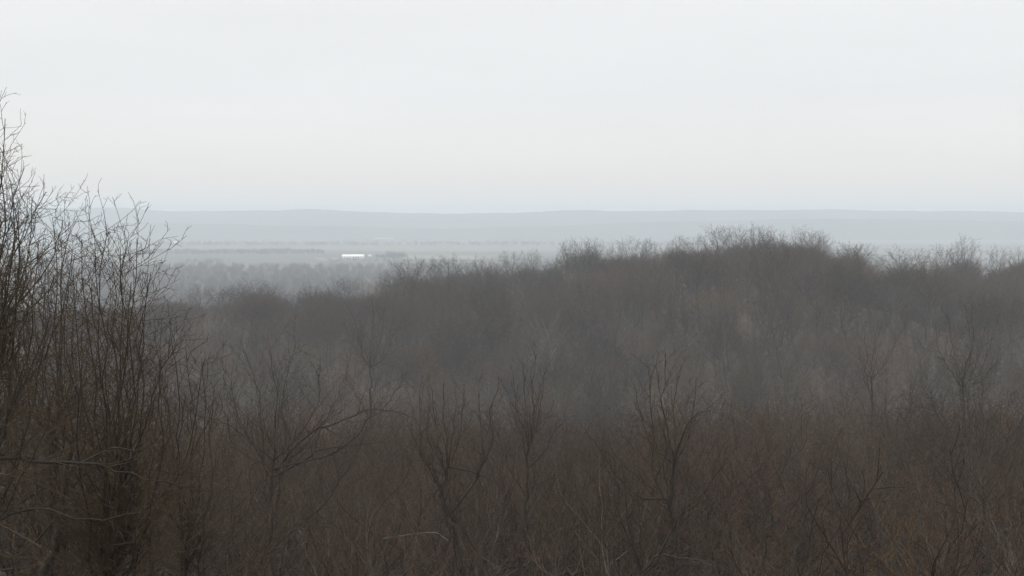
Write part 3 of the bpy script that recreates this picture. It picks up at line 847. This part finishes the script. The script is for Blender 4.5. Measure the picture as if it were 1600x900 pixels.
# a tuft of dead leaves caught on one of the stiff stems
goal = at(163, 378, 15.0)
cand_p = root_pts['fan of stiff bare stems standing right of the tallest tree, tips level with the horizon']
spot = min(cand_p, key=lambda q: sum((q[k] - goal[k]) ** 2 for k in range(3)))
V, F = [], []
for k in range(16):
    a, e, l = rng.random() * 6.283, rng.uniform(-1.2, 0.8), rng.uniform(0.025, 0.05)
    d = np.array([math.cos(a) * math.cos(e), math.sin(a) * math.cos(e), math.sin(e)])
    u = np.cross(d, [0.3, 0.2, 0.9]); u /= np.linalg.norm(u)
    w = np.cross(d, u)
    b = len(V)
    V += [tuple(d * 0.003), tuple(d * l * 0.55 + u * l * 0.28 + w * l * 0.12), tuple(d * l), tuple(d * l * 0.55 - u * l * 0.28 + w * l * 0.12), tuple(d * l * 0.5 - w * 0.004)]
    F += [(b, b + 1, b + 4), (b + 1, b + 2, b + 4), (b + 2, b + 3, b + 4), (b + 3, b, b + 4)]
tuft = link('leaf_tuft', mesh_from('leaf_tuft', V, F, (plain_material('dead_leaf', (0.03, 0.022, 0.015), (0.06, 0.04, 0.025), 40),)))
tuft.location = spot
tag(tuft, 'small dark tuft of dead leaves caught high on the fan of stiff stems', 'leaves')

# ------------------------------------------------------------------ the plain: woods, fields, buildings
def plain_pt(px, py):
    """where the sight line through a pixel meets the plain"""
    lo, hi = 500.0, 9000.0
    for _ in range(40):
        mid = (lo + hi) / 2
        if at(px, py, mid)[2] > 0: lo = mid
        else: hi = mid
    return at(px, py, lo)

pts = []
def belt(px0, px1, d0, d1, n, s0=0.7, s1=1.2, gap=0.0, seed=0):
    for _ in range(n):
        px, d = rng.uniform(px0, px1), rng.uniform(d0, d1)
        x = (px - 800) / FPX * d
        if gap and vnoise(x, d, 90, seed) < gap: continue
        pts.append((x, d, float(terrain(x, d)) - 0.3, rng.uniform(s0, s1), rng.random() * 6.283, rng.randrange(3)))
belt(60, 900, 700, 1500, 3400, 0.5, 0.8, gap=0.1, seed=41)
belt(130, 900, 1500, 1720, 420, 0.4, 0.7, gap=0.45, seed=42)
belt(200, 505, 2060, 2250, 420, 0.55, 0.85, gap=0.2, seed=43)
belt(603, 632, 1830, 1990, 46, 0.5, 1.0)
belt(588, 600, 1880, 1930, 18, 0.4, 0.6)
belt(150, 1100, 2800, 3050, 1000, 0.55, 0.9, gap=0.15, seed=44)
belt(100, 1300, 3350, 3450, 350, 0.4, 0.7, gap=0.35, seed=45)
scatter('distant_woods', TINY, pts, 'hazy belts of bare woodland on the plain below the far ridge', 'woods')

def field(px0, px1, py0, py1, label):
    A, B = plain_pt((px0 + px1) / 2, py0)[1], plain_pt((px0 + px1) / 2, py1)[1]
    def X(px, d): return (px - 800) / FPX * d
    n = 8; V = []; F = []
    for i in range(n + 1):
        t = i / n
        for d, j in ((A, 0), (B, 1)):
            px = px0 + (px1 - px0) * t
            V.append((X(px, d) + rng.uniform(-15, 15), d + rng.uniform(-12, 12), 0.35))
        if i: k = 2 * i; F.append((k - 2, k - 1, k + 1, k))
    o = link('field', mesh_from('field', V, F, (STUBBLE,)))
    tag(o, label, 'field', kind='structure')
field(632, 770, 399.5, 405.5, 'pale stubble field right of the white building')
field(500, 545, 403, 408, 'pale ground in front of the white building')
field(120, 272, 378.5, 381.5, 'thin pale strip of field behind the left-hand trees')
field(560, 700, 387, 388.2, 'far sliver of pale field above the white building')

def gable(name, cx, cy, w, dpt, h, rise, mat, over=0.6):
    x0, x1, y0, y1 = cx - w / 2 - over, cx + w / 2 + over, cy - dpt / 2 - over, cy + dpt / 2 + over
    t = 0.35
    V = []
    for x in (x0, x1):
        V += [(x, y0, h), (x, cy, h + rise), (x, y1, h), (x, y0, h + t), (x, cy, h + rise + t), (x, y1, h + t)]
    F = [(0, 6, 7, 1), (1, 7, 8, 2), (3, 4, 10, 9), (4, 5, 11, 10), (0, 3, 9, 6), (2, 8, 11, 5), (0, 1, 4, 3), (1, 2, 5, 4), (6, 9, 10, 7), (7, 10, 11, 8)]
    return mesh_from(name, V, F, (mat,))

def building(label, px, py, w, dpt, h, rise, doors=(), windows=(), name='building', rz=0.0, wall=None, roof=None):
    q = plain_pt(px, py)
    root = bpy.data.objects.new(name, None); col.objects.link(root)
    root.location = (q[0], q[1], float(terrain(q[0], q[1]))); root.rotation_euler = (0, 0, rz)
    tag(root, label, 'building')
    # walls with gable ends
    V = [(-w / 2, -dpt / 2, -1), (w / 2, -dpt / 2, -1), (w / 2, dpt / 2, -1), (-w / 2, dpt / 2, -1),
         (-w / 2, -dpt / 2, h), (w / 2, -dpt / 2, h), (w / 2, dpt / 2, h), (-w / 2, dpt / 2, h), (-w / 2, 0, h + rise - 0.1), (w / 2, 0, h + rise - 0.1)]
    me = bpy.data.meshes.new('wall')
    me.from_pydata(V, [], [(0, 1, 5, 4), (1, 2, 6, 9, 5), (2, 3, 7, 6), (3, 0, 4, 8, 7)])
    me.materials.append(wall or WHITE)
    link('wall', me, root)
    link('roof', gable('roof', 0, 0, w, dpt, h, rise, roof or ROOFW), root)
    for (x, dw, dh) in doors:
        link('door', box_mesh('door', x - dw / 2, x + dw / 2, -dpt / 2 - 0.12, -dpt / 2 + 0.3, 0, dh, DARK), root)
    for (x, z0, ww, wh) in windows:
        link('window', box_mesh('window', x - ww / 2, x + ww / 2, -dpt / 2 - 0.10, -dpt / 2 + 0.3, z0, z0 + wh, DARK), root)
    return root

building('long low white building with a bright roof standing alone on the plain', 552, 403.6, 37, 12, 3.2, 3.3,
         doors=[(1.5, 2.4, 2.4), (6.5, 2.6, 2.6), (10, 2.0, 2.4)], windows=[(-14.5, 1.1, 2.2, 1.1), (-9.5, 1.1, 2.2, 1.1), (-4.5, 1.1, 2.2, 1.1), (14.5, 1.1, 2.2, 1.1)])
building('tiny white shed just right of the long white building', 578, 401.3, 4.4, 4.4, 2.3, 1.2, doors=[(0, 1.6, 1.8)], name='shed')
building('faint pale long shed on the far plain above the white building', 600, 375.4, 68, 18, 4.5, 3.5, doors=[(-14, 4.5, 3.6), (13, 4.5, 3.6)], name='shed', wall=GREYW, roof=GREYW)
building('faint white farm building behind the stiff bare stems at left', 272, 380.6, 16, 10, 3.6, 3.0, doors=[(0, 3, 2.8)], name='shed')

# ------------------------------------------------------------------ haze
hm = bpy.data.materials.new('haze'); hm.use_nodes = True
hn = hm.node_tree.nodes; hn.clear()
ho = hn.new('ShaderNodeOutputMaterial')
hv = hn.new('ShaderNodeVolumePrincipled')
hv.inputs['Color'].default_value = (0.865, 0.942, 1.0, 1)
hv.inputs['Density'].default_value = HAZE_DENSITY
hv.inputs['Anisotropy'].default_value = 0.2
hm.node_tree.links.new(hv.outputs[0], ho.inputs['Volume'])
haze = link('haze', box_mesh('haze', -9400, 9400, -300, 9900, -3, CZ + 78, hm))
tag(haze, 'pale winter haze thickening towards the far ridge', 'haze', kind='stuff')
